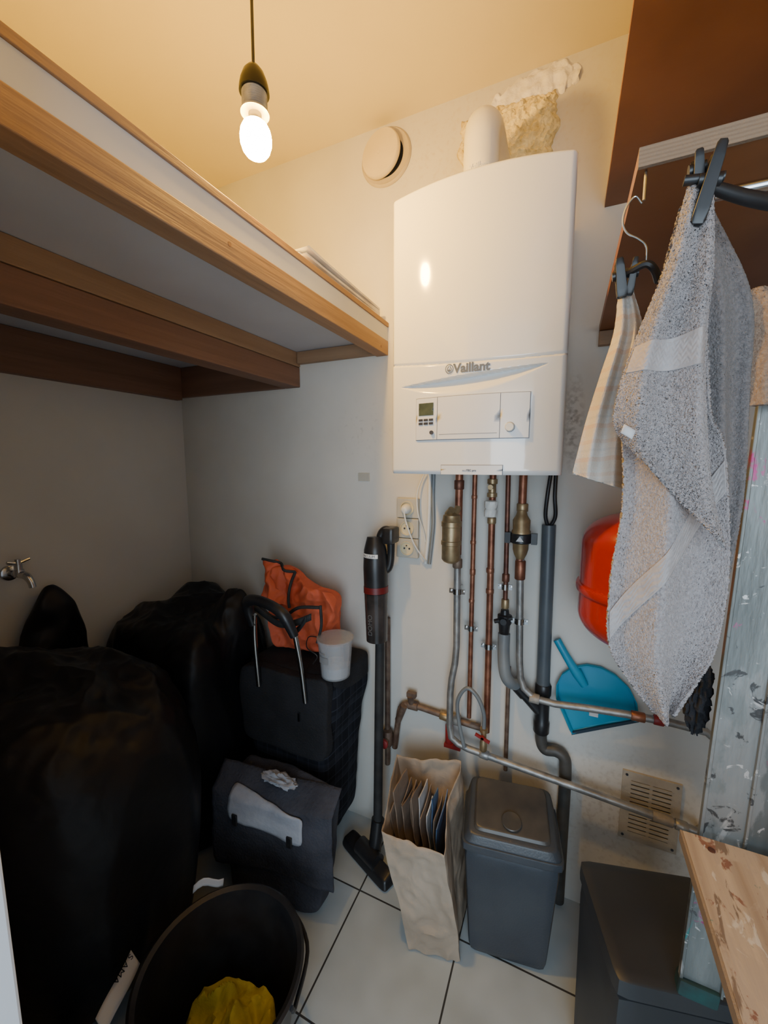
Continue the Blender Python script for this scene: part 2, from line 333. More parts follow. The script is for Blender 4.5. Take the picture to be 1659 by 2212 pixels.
# ---------------------------------------------------------------- right shelves
T=thing('wall_shelf',(.4,1.0,2.185),'brown film-faced plywood board shelf high on the wall','shelf')
mk('board',G().box((.057,.45,2.185),(.749,1.359,2.203)),'plyfilm',T,smooth=False)
T=thing('wall_shelf',(.4,1.0,1.851),'lower brown plywood shelf with layered pale edge over hanging towels','shelf')
mk('board',G().box((.062,.646,1.851),(.749,1.359,1.872)),'plyfilm',T,smooth=False)
mk('plywood_edge',G().box((.062,.640,1.850),(.749,.6455,1.873)),'plyedge',T,smooth=False)
mk('batten',G().box((.062,1.335,1.812),(.749,1.359,1.850)),'pineX',T,smooth=False,bevel=.002)
mk('clothes_rod',G().cyl((.150,.67,1.812),(.749,.67,1.812),.007),'chrome',label='thin steel clothes rod below the plywood shelf',cat='rod')

# ---------------------------------------------------------------- pendant bulb
bx,by,bz=-.597,.70,2.12
T=thing('pendant_light',(bx,by,2.599),'bare glowing bulb in a black holder on a black cord','light')
mk('cord',G().tube([(bx,by,2.6),(bx+.002,by,2.45),(bx,by,2.243)],.003,n=8),'black',T)
pr=[(.004,.128),(.012,.125),(.020,.115),(.026,.10),(.0285,.088),(.0290,.080),(.0265,.080)]
mk('lamp_holder',G().lathe([(r,z) for r,z in pr],(bx,by,bz)),'holder',T)
pr=[(.0235,.080)]
for i in range(8): pr+=[(.0245,.078-i*.004),(.0225,.076-i*.004)]
pr+=[(.0275,.046),(.0275,.043),(.0135,.043)]
mk('threaded_collar',G().lathe(pr,(bx,by,bz)),'collar',T)
mk('bulb_base',G().lathe([(.0125,.05),(.0125,.036),(.0150,.030),(.0200,.0255)],(bx,by,bz)),'collar',T)
pr=[(.0185,.0265),(.0240,.0215),(.0285,.0125),(.0305,.001),(.0298,-.011),(.0262,-.022),(.0200,-.030),(.0120,-.035),(0,-.037)]
mk('bulb',G().lathe([(r,z) for r,z in pr],(bx,by,bz)),'bulb',T)

# ---------------------------------------------------------------- boiler
XC,HW=-.230,.217
Z0,Z1=1.451,2.150
def fy(x,z):
    t=(x-XC)/HW
    y=1.036-.036*(1-t*t)
    e=max(0,(abs(t)-.955)/.045);y+=.010*e*e
    zs=1.722+.012*t*t-.006*t
    y+=.005*math.exp(-((z-zs)/.0028)**2)
    if z<zs: y-=.003
    tt=(x+.232)/.182
    if abs(tt)<1:
        top=1.693+.014*tt; bot=top-.046*(1-tt*tt)
        if bot<z<top:
            q=(top-z)/(top-bot+1e-6);y+=.026*(1-tt*tt)**.6*min(1,q/.10)*(.5+.5*math.cos(math.pi*q))
    eb=max(0,(1.463-z)/.012);y+=.006*eb*eb
    et=max(0,(z-2.142)/.008);y+=.005*et*et
    return y
T=thing('wall_boiler',(XC,1.2,1.45),'white glossy wall-mounted gas boiler with bowed front and control panel','boiler')
mk('casing',G().box((XC-HW+.003,1.05,Z0+.003),(XC+HW-.003,1.358,Z1-.002)),'boilerside',T,smooth=False,bevel=.004)
g=G().grid(lambda u,v:V((XC-HW+2*HW*u,fy(XC-HW+2*HW*u,Z0+(Z1-Z0)*v),Z0+(Z1-Z0)*v)),130,440)
def rim(a,b):
    return lambda u,v:(lambda q:V((q[0],fy(q[0],q[1])*(1-v)+1.052*v,q[1])))((a[0]*(1-u)+b[0]*u,a[1]*(1-u)+b[1]*u))
A,B_,C_,D_=(XC-HW,Z0),(XC+HW,Z0),(XC+HW,Z1),(XC-HW,Z1)
for a,b,n in ((A,B_,130),(B_,C_,440),(C_,D_,130),(D_,A,440)): g.grid(rim(a,b),n,1)
mk('front_panel',g,'boiler',T)
def patch(x0,x1,z0,z1,off,n=10,m=6):
    g=G();f=lambda x,z:1.036-.036*(1-((x-XC)/HW)**2)-.003-off
    g.grid(lambda u,v:V((x0+(x1-x0)*u,f(x0+(x1-x0)*u,0),z0+(z1-z0)*v)),n,m)
    for a,b in (((x0,z0),(x1,z0)),((x1,z0),(x1,z1)),((x1,z1),(x0,z1)),((x0,z1),(x0,z0))):
        g.grid(lambda u,v:(lambda x,z:V((x,f(x,z)+v*(off+.001),z)))(a[0]*(1-u)+b[0]*u,a[1]*(1-u)+b[1]*u),n,1)
    return g
px0,px1,pz0,pz1=-.366,-.086,1.538,1.644
CP=mk('control_panel',patch(px0-.0005,px1+.0005,pz0-.0005,pz1+.0005,.0012),'gap',T)
mk('display_unit',patch(px0+.0012,-.3065,pz0+.0012,pz1-.0012,.004),'panel',CP)
mk('flap',patch(-.3048,-.1527,pz0+.0012,pz1-.0012,.004),'panel',CP)
mk('flap_grip',patch(-.300,-.158,pz0+.0125,pz0+.0137,.0043),'gap',CP)
mk('knob_unit',patch(-.1510,px1-.0012,pz0+.0012,pz1-.0012,.004),'panel',CP)
mk('screen',patch(-.357,-.316,1.600,1.631,.0052),'lcd',CP)
for r_ in range(2):
    for c_ in range(3):
        x=-.357+c_*.0145;z=1.586-r_*.009
        mk('button',patch(x,x+.0115,z,z+.0055,.0062,2,2),'btn',CP)
def fr(x,off): return 1.036-.036*(1-((x-XC)/HW)**2)-.003-off
mk('dial',G().cyl((-.3195,fr(-.3195,.003),1.5565),(-.3195,fr(-.3195,.010),1.5565),.005),'btn',CP)
mk('rotary_knob',G().lathe([(.0105,0),(.0105,.006),(.009,.009),(0,.009)],(-.129,fr(-.129,.003),1.564),(0,-1,0)),'white',CP)
mk('knob_ring',G().lathe([(.0118,0),(.0118,.0015),(.010,.0015)],(-.129,fr(-.129,.0035),1.564),(0,-1,0)),'gap',CP)
mk('badge_plate',patch(-.293,-.143,1.4515,1.474,.004),'panel',T)
mk('badge_seam',patch(-.2945,-.1415,1.4515,1.4755,.0015),'gap',T)
tf=lambda x0,z0,off:(lambda c:V((x0+c.x,fr(x0+c.x,off)-c.z,z0+c.y)))
text('lettering','Vaillant',.0295,tf(-.266,1.6985,.0008),'letter',T,bold=.0010)
g=G()
g.grid(lambda u,v:(lambda r,a:V((-.2765+r*math.cos(a),fr(-.2755,.0018),1.7085+r*1.1*math.sin(a))))(.0085+.0018*v,u*2*math.pi),32,1,True)
for sx in (-1,1): g.tube([(-.2765+sx*.0035,fr(-.27,.0018),1.7025),(-.2765+sx*.0045,fr(-.27,.0018),1.709),(-.2765+sx*.0015,fr(-.27,.0018),1.7145)],.0009,n=6)
g.lathe([(.0028,0),(.0028,.001)],(-.2765,fr(-.27,.0016),1.7045),(0,-1,0),16)
mk('emblem',g,'letter',T)
text('lettering','eco',.0068,tf(-.238,1.4595,.0045),'letter',T,depth=.0002)
text('lettering','TEC pro',.0068,tf(-.228,1.4595,.0045),'btn',T,depth=.0002,bold=.0002)
# flue
T=thing('flue_elbow',(-.235,1.12,2.15),'white rounded flue elbow on top of the boiler','flue')
FX=-.238
mk('elbow',G().tube([(FX,1.12,2.150),(FX,1.12,2.25),(FX,1.123,2.292),(FX,1.145,2.325),(FX,1.19,2.338),(FX,1.27,2.340),(FX,1.355,2.340)],[.044,.044,.044,.046,.046,.044,.044],n=40,sm=8),'white',T)
mk('collar',G().lathe([(.054,0),(.054,.018),(.046,.022)],(FX,1.12,2.151),n=40),'white',T)
text('lettering','Vaillant',.017,lambda c:V((-.260+c.x,1.12-math.sqrt(max(0,.045**2-(-.260+c.x-FX)**2))-c.z,2.196+c.y)),'panel',T,bold=.0004,depth=.0012)
def blob(c,r,amp,sc,seed,n=48,clampy=1.3595,ridge=False):
    g=G()
    def f(u,v):
        a=u*2*math.pi;b=(v-.5)*math.pi
        d=V((math.cos(a)*math.cos(b),math.sin(a)*math.cos(b),math.sin(b)))
        q=V((c[0]+d.x*r[0],c[1]+d.y*r[1],c[2]+d.z*r[2]))
        if ridge: q+=d*(amp*(.5-abs(nz(d,sc,seed))*2)+amp*.3*(.5-abs(nz(d,sc*2.3,seed+3))*2))
        else: q+=d*(amp*(nz(d,sc,seed)+.5*nz(d,sc*2.5,seed)))
        if clampy: q.y=min(q.y,clampy)
        q.z=max(.004,q.z)
        return q
    return g.grid(f,n,n,True)
def slab(x0,x1,z0,z1,d,seed,amp,nn=90):
    g=G()
    def f(u,v):
        x=x0+(x1-x0)*u;z=z0+(z1-z0)*v
        q=V((x,0,z));e=min(u,1-u,v,1-v)*12
        ex=amp*nz(V((u*0,v,0)),5,seed)*(1 if u<.5 else -1)+.006*nz(V((0,v,0)),24,seed);ez=amp*nz(V((u,0,0)),5,seed+4)+.008*nz(V((u,0,0)),22,seed)
        y=1.3598-d*min(1,e)**.5*(.75+.35*nz(q,22,seed)+.35*nz(q,60,seed)+.25*nz(q,130,seed)) if e>0 else 1.3598
        return V((x+ex,min(y,1.3598),z+ez))
    return g.grid(f,nn,nn)
mk('pipe_foam',slab(-.352,-.080,2.25,2.530,.026,3,.022),'foam',label='rough yellow expanding foam around the flue wall opening',cat='foam')
spine=[(-.27,2.520,.012),(-.245,2.540,.030),(-.20,2.545,.034),(-.15,2.552,.038),(-.10,2.560,.044),(-.060,2.555,.040),(-.025,2.545,.018)]
g=G()
def pl(u,v):
    t=u*(len(spine)-1);i=min(int(t),len(spine)-2);f=t-i
    x,z,r=[spine[i][k]*(1-f)+spine[i+1][k]*f for k in range(3)]
    s=2*v-1;rr=r*(1+.5*nz((u*9,s>0,0),1.3,4)+.2*nz((u*30,s>0,0),1.3,6))
    return V((x+.006*nz((u*20,v*3,0),1,2),1.3597-(.008+.008*nz((x,z+s*rr,0),40,3))*max(0,1-s**6),min(2.598,z+s*rr)))
g.grid(pl,90,16)
mk('plaster_patch',g,'plaster',label='broken raw white plaster patch above the flue',cat='plaster')
# round vent
T=thing('round_vent',(-.612,1.35,2.49),'round cream vent cap hanging crooked over its wall opening','vent')
mk('ring',G().lathe([(.064,0),(.090,0),(.090,.004),(.085,.010),(.078,.006),(.064,.006),(.064,0)],(-.608,1.359,2.498),(0,-1,0),48,cap=False),'creamd',T)
mk('duct_opening',G().lathe([(.064,0),(.0,.001)],(-.608,1.3585,2.498),(0,-1,0),48,cap=False),'hole',T)
cd=V((-.17,-1,.02)).normalized()
mk('cap',G().lathe([(.070,0),(.073,.004),(.073,.015),(.070,.019),(.05,.021),(.006,.022),(.005,.0235),(0,.0235)],(-.616,1.346,2.499),cd,48),'cream',T)

# ---------------------------------------------------------------- pipes
def pipe(name,pts,r,mt,label,parts=(),cat='pipe',sm=1,group=None):
    lo=min(pts,key=lambda q:q[2])
    T=thing(name,lo,label,cat,group)
    mk('tube',G().tube(pts,r,n=16,sm=sm),mt,T)
    for nm,g,m in parts: mk(nm,g,m,T)
    return T
def sl(x,y,z,r,h,d=(0,0,1)):
    d=V(d).normalized();return G().lathe([(r*.9,-h/2),(r,-h/2+.002),(r,h/2-.002),(r*.9,h/2)],(x,y,z),d,20)
def clip(x,y,z,r):
    return G().lathe([(r,-.009),(r+.003,-.009),(r+.003,.009),(r,.009)],(x,y,z),n=24).box((x-r-.014,y-.003,z-.008),(x+r+.014,y+.003,z+.008)).cyl((x,y,z),(x,1.357,z),.004).cyl((x-r-.009,y-.010,z),(x-r-.009,y+.006,z),.004).cyl((x+r+.009,y-.010,z),(x+r+.009,y+.006,z),.004)
PY=1.288
FY,FXb=1.262,-.333
pipe('heating_pipe',[(-.317,PY,1.452),(-.317,PY,1.13),(-.314,PY,.86),(-.318,PY,.80),(-.328,PY,.74),(-.332,PY,.69),(-.332,PY,.565),(-.325,PY,.525),(-.30,PY,.508),(-.265,PY,.500),(-.1,PY,.488),(.1,PY,.474),(.378,PY,.452),(.40,1.31,.43),(.405,1.345,.415)],.0115,'steel','galvanised steel heating pipe curving to a long low run',
 [('copper_pipe',G().cyl((-.317,PY,1.18),(-.317,PY,1.452),.0122),'copper'),
  ('filter',G().lathe([(.012,-.090),(.024,-.084),(.030,-.076),(.030,-.03),(.0325,-.028),(.0325,-.016),(.030,-.014),(.030,.03),(.0325,.032),(.0325,.047),(.030,.049),(.027,.068),(.015,.075),(.006,.077)],(FXb,FY,1.245)).cyl((FXb-.012,FY,1.315),(FXb+.004,FY-.014,1.332),.012).cyl((FXb+.01,FY,1.315),(-.317,PY,1.34),.011).cyl((FXb,FY,1.19),(-.317,PY,1.16),.014),'brass'),
  ('coupling',sl(-.317,PY,1.41,.016,.03),'copperdark'),('coupling',sl(-.317,PY,1.15,.016,.03),'copperold'),
  ('pipe_clip',clip(-.316,PY,1.055,.012),'chrome'),('coupling',sl(.30,PY,.458,.0145,.05,(1,0,-.08)),'steelold'),('coupling',sl(-.21,PY,.496,.0145,.03,(1,0,-.08)),'steel'),('coupling',sl(.345,PY,.4545,.0145,.03,(1,0,-.08)),'steel')])
PZ=1.312
pipe('copper_pipe',[(-.272,PZ,1.452),(-.270,PZ,.60)],.0078,'copper','thin copper pipe running straight down the wall',[('pipe_clip',clip(-.271,PZ,.925,.008),'chrome'),('coupling',sl(-.271,PZ,1.12,.0095,.02),'copper')]+[('coupling',sl(-.272,PZ,z,.0095,.012),'copper') for z in (1.37,1.22,1.02)])
PW=1.318
pipe('copper_pipe',[(-.216,PW,1.452),(-.210,PW,.56)],.0108,'copper','copper pipe with isolating valve and white knob',
 [('valve',G().lathe([(.012,-.03),(.016,-.028),(.016,-.016),(.012,-.014),(.012,.012),(.016,.014),(.016,.028),(.012,.03)],(-.217,PW,1.40)).cyl((-.217,PW,1.405),(-.217,1.28,1.405),.008),'brass'),
  ('knob',G().lathe([(.013,-.027),(.021,-.024),(.021,-.006),(.017,0),(.021,.006),(.021,.024),(.013,.027)],(-.2165,1.30,1.335),n=8),'white'),
  ('coupling',sl(-.2155,PW,1.295,.014,.02),'brass'),('pipe_clip',clip(-.212,PW,.87,.011),'chrome'),('coupling',sl(-.215,PW,1.13,.013,.016),'copper'),('coupling',sl(-.214,PW,1.06,.013,.016),'copper')])
pipe('copper_pipe',[(-.165,PY,1.452),(-.160,PY,1.03)],.0075,'copperdark','dark copper pipe ending in a black drain valve',
 [('pipe_clip',clip(-.162,PY,1.09,.008),'chrome'),('coupling',sl(-.161,PY,1.12,.0115,.025),'copperdark'),
  ('valve',G().lathe([(.012,-.05),(.016,-.046),(.018,-.02),(.022,-.012),(.022,.012),(.014,.016),(.012,.03)],(-.160,PY,.985)).cyl((-.16,PY,.985),(-.16,1.255,.985),.010).cyl((-.19,PY-.01,.975),(-.135,PY-.01,.995),.007),'black'),
  ('coupling',sl(-.160,PY,1.035,.012,.03),'brass')])
pipe('copper_pipe',[(-.147,1.342,.80),(-.145,1.342,.42)],.0070,'copperold','thin old copper pipe dropping behind the waste hose')
pipe('heating_pipe',[(-.121,PY,1.452),(-.118,PY,1.12),(-.110,PY,.86),(-.105,PY,.80),(-.093,PY,.765),(-.06,PY,.738),(0,PY,.735),(.09,PY,.745),(.19,PY,.753),(.30,PY,.757),(.38,1.29,.752),(.42,1.29,.72),(.44,1.30,.66),(.44,1.30,.50)],.0108,'steel','galvanised steel heating pipe bending along the wall',
 [('copper_pipe',G().cyl((-.121,PY,1.15),(-.121,PY,1.452),.0122),'copper'),
  ('filter',G().lathe([(.012,-.075),(.019,-.06),(.023,-.045),(.024,-.02),(.028,-.015),(.028,.012),(.025,.016),(.026,.045),(.017,.06),(.013,.075)],(-.120,1.28,1.262)),'brass'),
  ('filter_collar',G().lathe([(.029,-.015),(.032,-.012),(.032,.012),(.029,.015)],(-.120,1.28,1.252)).box((-.167,1.27,1.235),(-.150,1.29,1.268)).box((-.09,1.27,1.235),(-.073,1.29,1.268)),'black'),
  ('warning_sticker',G().poly([(-.131,1.2465,1.246),(-.109,1.2465,1.246),(-.120,1.2465,1.262)],(0,.0008,0)),'cardw'),
  ('coupling',sl(-.120,PY,1.345,.017,.025),'brass'),('coupling',sl(-.119,PY,1.15,.016,.06),'copper'),('pipe_clip',clip(-.115,PY,.985,.012),'chrome'),
  ('coupling',sl(-.06,PY,.738,.015,.03,(1,0,-.05)),'steelold'),('coupling',sl(.22,PY,.754,.014,.035,(1,0,0)),'copper'),('coupling',sl(.27,PY,.756,.014,.025,(1,0,0)),'redp')])
WY=1.333
pipe('waste_pipe',[(-.044,WY,1.29),(-.038,WY,.76)],.0205,'pvc','dark grey plastic waste pipe with black branch fitting',
 [('branch_fitting',G().lathe([(.022,.60),(.025,.605),(.025,.64),(.022,.645),(.022,.73),(.025,.735),(.025,.765),(.022,.77)],(-.037,WY,0)).cyl((-.037,WY,.665),(-.105,1.318,.742),.018).cyl((-.092,1.322,.727),(-.115,1.315,.754),.022),'black'),
  ('drain',G().tube([(-.037,WY,.61),(-.035,WY,.57),(-.022,WY,.545),(.010,WY,.548),(.034,WY,.535),(.042,WY,.49),(.043,WY,.30),(.043,WY,.01)],.0185,n=20,sm=6),'pvcdark')],cat='pipe')
pipe('waste_hose',[(-.160,1.29,.935),(-.159,1.285,.87),(-.152,1.28,.81),(-.138,1.285,.778),(-.119,1.310,.759)],.019,'pvclight','grey flexible waste hose joining the black branch',[],sm=6)
for dx in (0,.014):
    mk('cable',G().tube([(-.045+dx,1.315,1.452),(-.052+dx*1.5,1.31,1.38),(-.055+dx*2,1.32,1.32),(-.047+dx*.5,1.33,1.285)],.006,n=10),'black',label='black condensate hose below the boiler',cat='cable',group='black hoses below boiler')
T=thing('filling_hose',(-.212,1.28,.575),'grey flexible filling loop hose with red valve handle','hose')
mk('hose',G().tube([(-.275,1.27,.515),(-.293,1.265,.60),(-.300,1.265,.68),(-.27,1.262,.735),(-.235,1.262,.715),(-.213,1.267,.66),(-.211,1.27,.60)],.0065,n=12),'pvclight',T)
mk('valve',G().lathe([(.010,-.05),(.012,-.045),(.012,-.02),(.009,-.01),(.009,.015),(.013,.018),(.013,.03)],(-.211,1.27,.573)),'brass',T)
mk('valve_handle',G().box((-.237,1.248,.575),(-.187,1.256,.583),Matrix.Rotation(.35,3,'Y')).cyl((-.212,1.27,.579),(-.212,1.248,.579),.005),'redp',T)
pipe('old_copper_pipe',[(-.56,1.335,.38),(-.545,1.335,.50),(-.53,1.335,.56),(-.48,1.335,.575),(-.30,1.335,.560),(-.235,1.338,.555)],.011,'copperold','old painted copper pipe with fittings near the floor',
 [('tee',G().lathe([(.014,-.02),(.017,-.018),(.017,.018),(.014,.02)],(-.485,1.335,.575),(1,0,0)).cyl((-.49,1.335,.575),(-.492,1.32,.62),.012).box((-.505,1.315,.615),(-.47,1.333,.632)).cyl((-.545,1.335,.50),(-.515,1.32,.575),.013),'copperold'),
  ('coupling',sl(-.36,1.335,.565,.016,.04,(1,0,-.08)),'brass'),('coupling',sl(-.32,1.335,.562,.018,.03,(1,0,-.08)),'steelold')],sm=4)
pipe('old_copper_pipe',[(-.59,1.335,.90),(-.59,1.335,.30)],.010,'copperold','old copper riser beside the vacuum cleaner',[('valve',G().lathe([(.017,-.03),(.021,-.02),(.021,.02),(.017,.03)],(-.585,1.325,.42)).cyl((-.585,1.325,.42),(-.585,1.29,.42),.013),'copperold'),('valve_handle',G().lathe([(.018,0),(.018,.008),(.01,.012)],(-.585,1.29,.42),(0,-1,0),10),'redp')])
mk('fire_valve',G().lathe([(.011,-.04),(.014,-.035),(.014,.035),(.011,.04)],(-.345,1.335,.50)).box((-.36,1.32,.455),(-.30,1.335,.468)),'redp',label='red handled stop valve on the old pipe',cat='valve')

# ---------------------------------------------------------------- expansion vessel
T=thing('expansion_vessel',(.195,1.185,1.0),'red enamelled steel expansion vessel mounted on the wall','tank')
R=.152;pr=[]
for i in range(13):
    a=math.pi/2*i/12;pr.append((R*math.sin(a)**.75 if i else 0,-.175+.085*(1-math.cos(a))))
for i in range(13):
    a=math.pi/2*(1-i/12);pr.append((R*math.sin(a)**.75 if i<12 else 0,.175-.085*(1-math.cos(a))))
mk('body',G().lathe(pr,(.195,1.185,1.18),n=64),'red',T)
mk('seam_band',G().lathe([(R-.002,-.012),(R+.006,-.010),(R+.008,-.006),(R+.008,.006),(R+.006,.010),(R-.002,.012)],(.195,1.185,1.155),n=64),'red',T)
mk('bracket',G().box((.15,1.33,1.08),(.24,1.358,1.25)),'steel',T)

# ---------------------------------------------------------------- sockets
T=thing('wall_socket',(-.516,1.358,1.137),'triple cream wall socket block with one plug in it','socket')
for i in range(3):
    z=1.1375+i*.073
    F=mk('socket_unit',G().box((-.558,1.340,z),(-.475,1.3595,z+.071)),'socket',T,smooth=False,bevel=.003)
    mk('socket_recess',G().lathe([(.0255,0),(.0255,.004),(.023,.004),(.021,-.006),(0,-.006)],(-.5165,1.3398,z+.035),(0,-1,0),32),'cream',F)
    if i<2:
        mk('socket_hole',G().cyl((-.526,1.350,z+.035),(-.526,1.3375,z+.035),.0033,n=10),'btn',F)
        mk('socket_hole',G().cyl((-.507,1.350,z+.035),(-.507,1.3375,z+.035),.0033,n=10),'btn',F)
        mk('earth_pin',G().cyl((-.5165,1.350,z+.046),(-.5165,1.334,z+.046),.0025,n=10),'chrome',F)
T=thing('plug_cable',(-.5165,1.34,1.318),'white plug and cable running up to the boiler','cable')
mk('plug',G().lathe([(.018,0),(.018,.012),(.013,.026),(.008,.030)],(-.5165,1.3355,1.318),(0,-1,-.1),24),'white',T)
mk('cord',G().tube([(-.5165,1.308,1.31),(-.506,1.305,1.27),(-.482,1.315,1.20),(-.455,1.33,1.15),(-.445,1.345,1.13)],.0028,n=8),'white',T)
T=thing('cable',(-.445,1.345,1.20),'thin white cable looping beside the sockets up to boiler','cable','white cables below boiler')
mk('cord',G().tube([(-.448,1.345,1.455),(-.466,1.345,1.42),(-.478,1.335,1.37),(-.472,1.332,1.30),(-.458,1.350,1.24),(-.452,1.354,1.20)],.0028,n=8),'white',T)
for x,b in ((-.439,.001),(-.424,-.001)):
    mk('cable',G().tube([(x,1.352,1.455),(x+b,1.352,1.36),(x-b,1.353,1.27),(x-.004,1.354,1.20),(x-.012,1.354,1.12)],.007,n=8),'pvclight' if x==-.424 else 'white',label='white conduit cable running down the wall' if x!=-.424 else 'grey conduit cable running down the wall',cat='cable',group='white cables below boiler')
mk('wall_plate',G().box((-.722,1.354,1.412),(-.675,1.3595,1.442)),'socket',smooth=False,bevel=.001,label='small beige plastic plate stuck on the wall',cat='plate')
# tap on left wall
T=thing('water_tap',(-1.60,.66,1.10),'small chrome garden tap on the wall','tap')
mk('flange',G().lathe([(.026,0),(.024,.006),(.014,.010)],(-1.6498,.664,1.122),(1,0,0)),'chrome',T)
mk('spout',G().tube([(-1.648,.664,1.122),(-1.60,.668,1.122),(-1.575,.675,1.118),(-1.562,.68,1.10),(-1.558,.682,1.08)],[.010,.012,.012,.010,.0095],n=16).cyl((-1.60,.668,1.122),(-1.60,.668,1.155),.011).lathe([(.014,-.01),(.015,0),(.014,.012)],(-1.60,.668,1.125)),'chrome',T)
mk('tap_handle',G().tube([(-1.60,.640,1.166),(-1.60,.668,1.160),(-1.60,.70,1.168)],.005,n=8).lathe([(.008,-.012),(.008,.012)],(-1.60,.668,1.16)),'chrome',T)

# ---------------------------------------------------------------- vent grille
T=thing('vent_grille',(.28,1.355,.30),'old cream slatted vent grille low on the wall','vent')
x0,x1,z0,z1=.204,.357,.302,.532
g=G().box((x0,1.353,z0),(x0+.024,1.3595,z1)).box((x1-.024,1.353,z0),(x1,1.3595,z1)).box((x0+.024,1.353,z0),(x1-.024,1.3595,z0+.028)).box((x0+.024,1.353,z1-.028),(x1-.024,1.3595,z1)).box(((x0+x1)/2-.004,1.353,z0+.028),((x0+x1)/2+.004,1.3595,z1-.028))
mk('frame',g,'vent',T,smooth=False)
mk('duct_opening',G().box((x0+.02,1.3585,z0+.02),(x1-.02,1.3597,z1-.02)),'holeb',T,smooth=False)
g=G()
for i in range(12):
    z=z0+.030+i*.0145
    g.box((x0+.022,1.352,z+.001),(x1-.022,1.355,z+.0105))
mk('slats',g,'vent',T,smooth=False)
for x in (x0+.011,x1-.011):
    for z in (z0+.012,z1-.012): mk('screw',G().lathe([(.004,0),(.004,.0015),(0,.002)],(x,1.353,z),(0,-1,0),12),'btn',T)

# ---------------------------------------------------------------- dustpan
T=thing('dustpan',(.11,1.34,.62),'bright blue plastic dustpan hanging behind the pipe','dustpan')
out=[(.056,.617),(.232,.712),(.222,.770),(.200,.812),(.165,.842),(.125,.858),(.085,.858),(.045,.842),(.015,.812),(.002,.775),(.004,.730)]
cx=sum(q[0] for q in out)/len(out);cz=sum(q[1] for q in out)/len(out)
n_=len(out)
def dp(u,v):
    t=u*n_;i=int(t)%n_;f=t-int(t);a=out[i];b=out[(i+1)%n_]
    x=a[0]*(1-f)+b[0]*f;z=a[1]*(1-f)+b[1]*f
    open_=max(0,1-abs(t-.5)*1.3)
    y=1.352-(0 if v<.97 else (.024*(1-open_)))
    v=min(v,.999)
    return V((cx+(x-cx)*v,y-.004*(1-v),cz+(z-cz)*v))
mk('pan',G().grid(dp,66,24,True),'blue',T,solid=.003)
mk('lip',G().poly([(.054,1.338,.613),(.233,1.338,.708),(.232,1.338,.717),(.055,1.338,.624)],(0,.006,0)),'rubberb',T,smooth=False)
mk('handle',G().tube([(.082,1.338,.79),(.060,1.335,.825),(.040,1.33,.855),(.018,1.33,.89),(-.004,1.335,.925)],[.012,.016,.013,.012,.012],n=14),'blue',T)
mk('sticker',G().box((.10,1.343,.690),(.125,1.3465,.705)),'cardw',T,smooth=False)

# ---------------------------------------------------------------- stick vacuum
T=thing('stick_vacuum',(-.575,1.2,0),'black cordless stick vacuum leaning upright against the wall','vacuum cleaner')
mk('floor_head',G().hexa([(-.735,1.205,.004),(-.50,1.105,.004),(-.475,1.165,.004),(-.71,1.265,.004),(-.725,1.215,.035),(-.51,1.12,.035),(-.49,1.16,.05),(-.70,1.255,.05)],n=10,k=8).cyl((-.585,1.20,.03),(-.580,1.225,.16),.024).lathe([(.03,-.05),(.03,.05)],(-.60,1.185,.045),(1,-.42,0)),'black',T)
mk('pole',G().cyl((-.580,1.222,.14),(-.583,1.250,.86),.0165),'blackmat',T)
mk('dust_bin',G().cyl((-.588,1.235,.855),(-.592,1.238,1.03),.037,.042),'smoke',T)
mk('ring',G().cyl((-.592,1.238,1.03),(-.593,1.239,1.052),.0435),'redd',T)
mk('motor_body',G().tube([(-.593,1.239,1.052),(-.595,1.24,1.12),(-.597,1.243,1.18),(-.600,1.247,1.225)],[.042,.043,.040,.028],n=24,sm=4),'black',T)
mk('handle',G().tube([(-.585,1.25,1.20),(-.578,1.25,1.235),(-.562,1.252,1.250),(-.546,1.255,1.238),(-.545,1.26,1.17),(-.552,1.26,1.12),(-.57,1.255,1.10)],[.014,.014,.015,.015,.013,.014,.014],n=14,sm=5).hexa([(-.562,1.22,1.205),(-.524,1.22,1.205),(-.524,1.29,1.205),(-.562,1.29,1.205),(-.562,1.22,1.262),(-.524,1.22,1.262),(-.524,1.29,1.262),(-.562,1.29,1.262)],n=6,k=8),'black',T)
mk('label_sticker',G().grid(lambda u,v:V((-.594+.0435*math.sin(-1.0+1.6*u),1.24-.0435*math.cos(-1.0+1.6*u),1.158+.014*v)),10,1),'navy',T)
text('lettering','VACUUM',.012,lambda c:V((-.594+.0445*math.sin(c.x/.0435-.2),1.24-.0445*math.cos(c.x/.0435-.2),1.161+c.y)),'btn',T,align='CENTER',depth=.0001)
text('lettering','DOMO',.024,lambda c:V((-.591+.043*math.sin((-c.y)/.045+.1),1.236-.043*math.cos((-c.y)/.045+.1),.885+c.x)),'print',T,depth=.0002)
text('lettering','X-POWER FULL',.014,lambda c:V((-.579-c.y,1.2285,.60+c.x)),'print',T,depth=.0002)

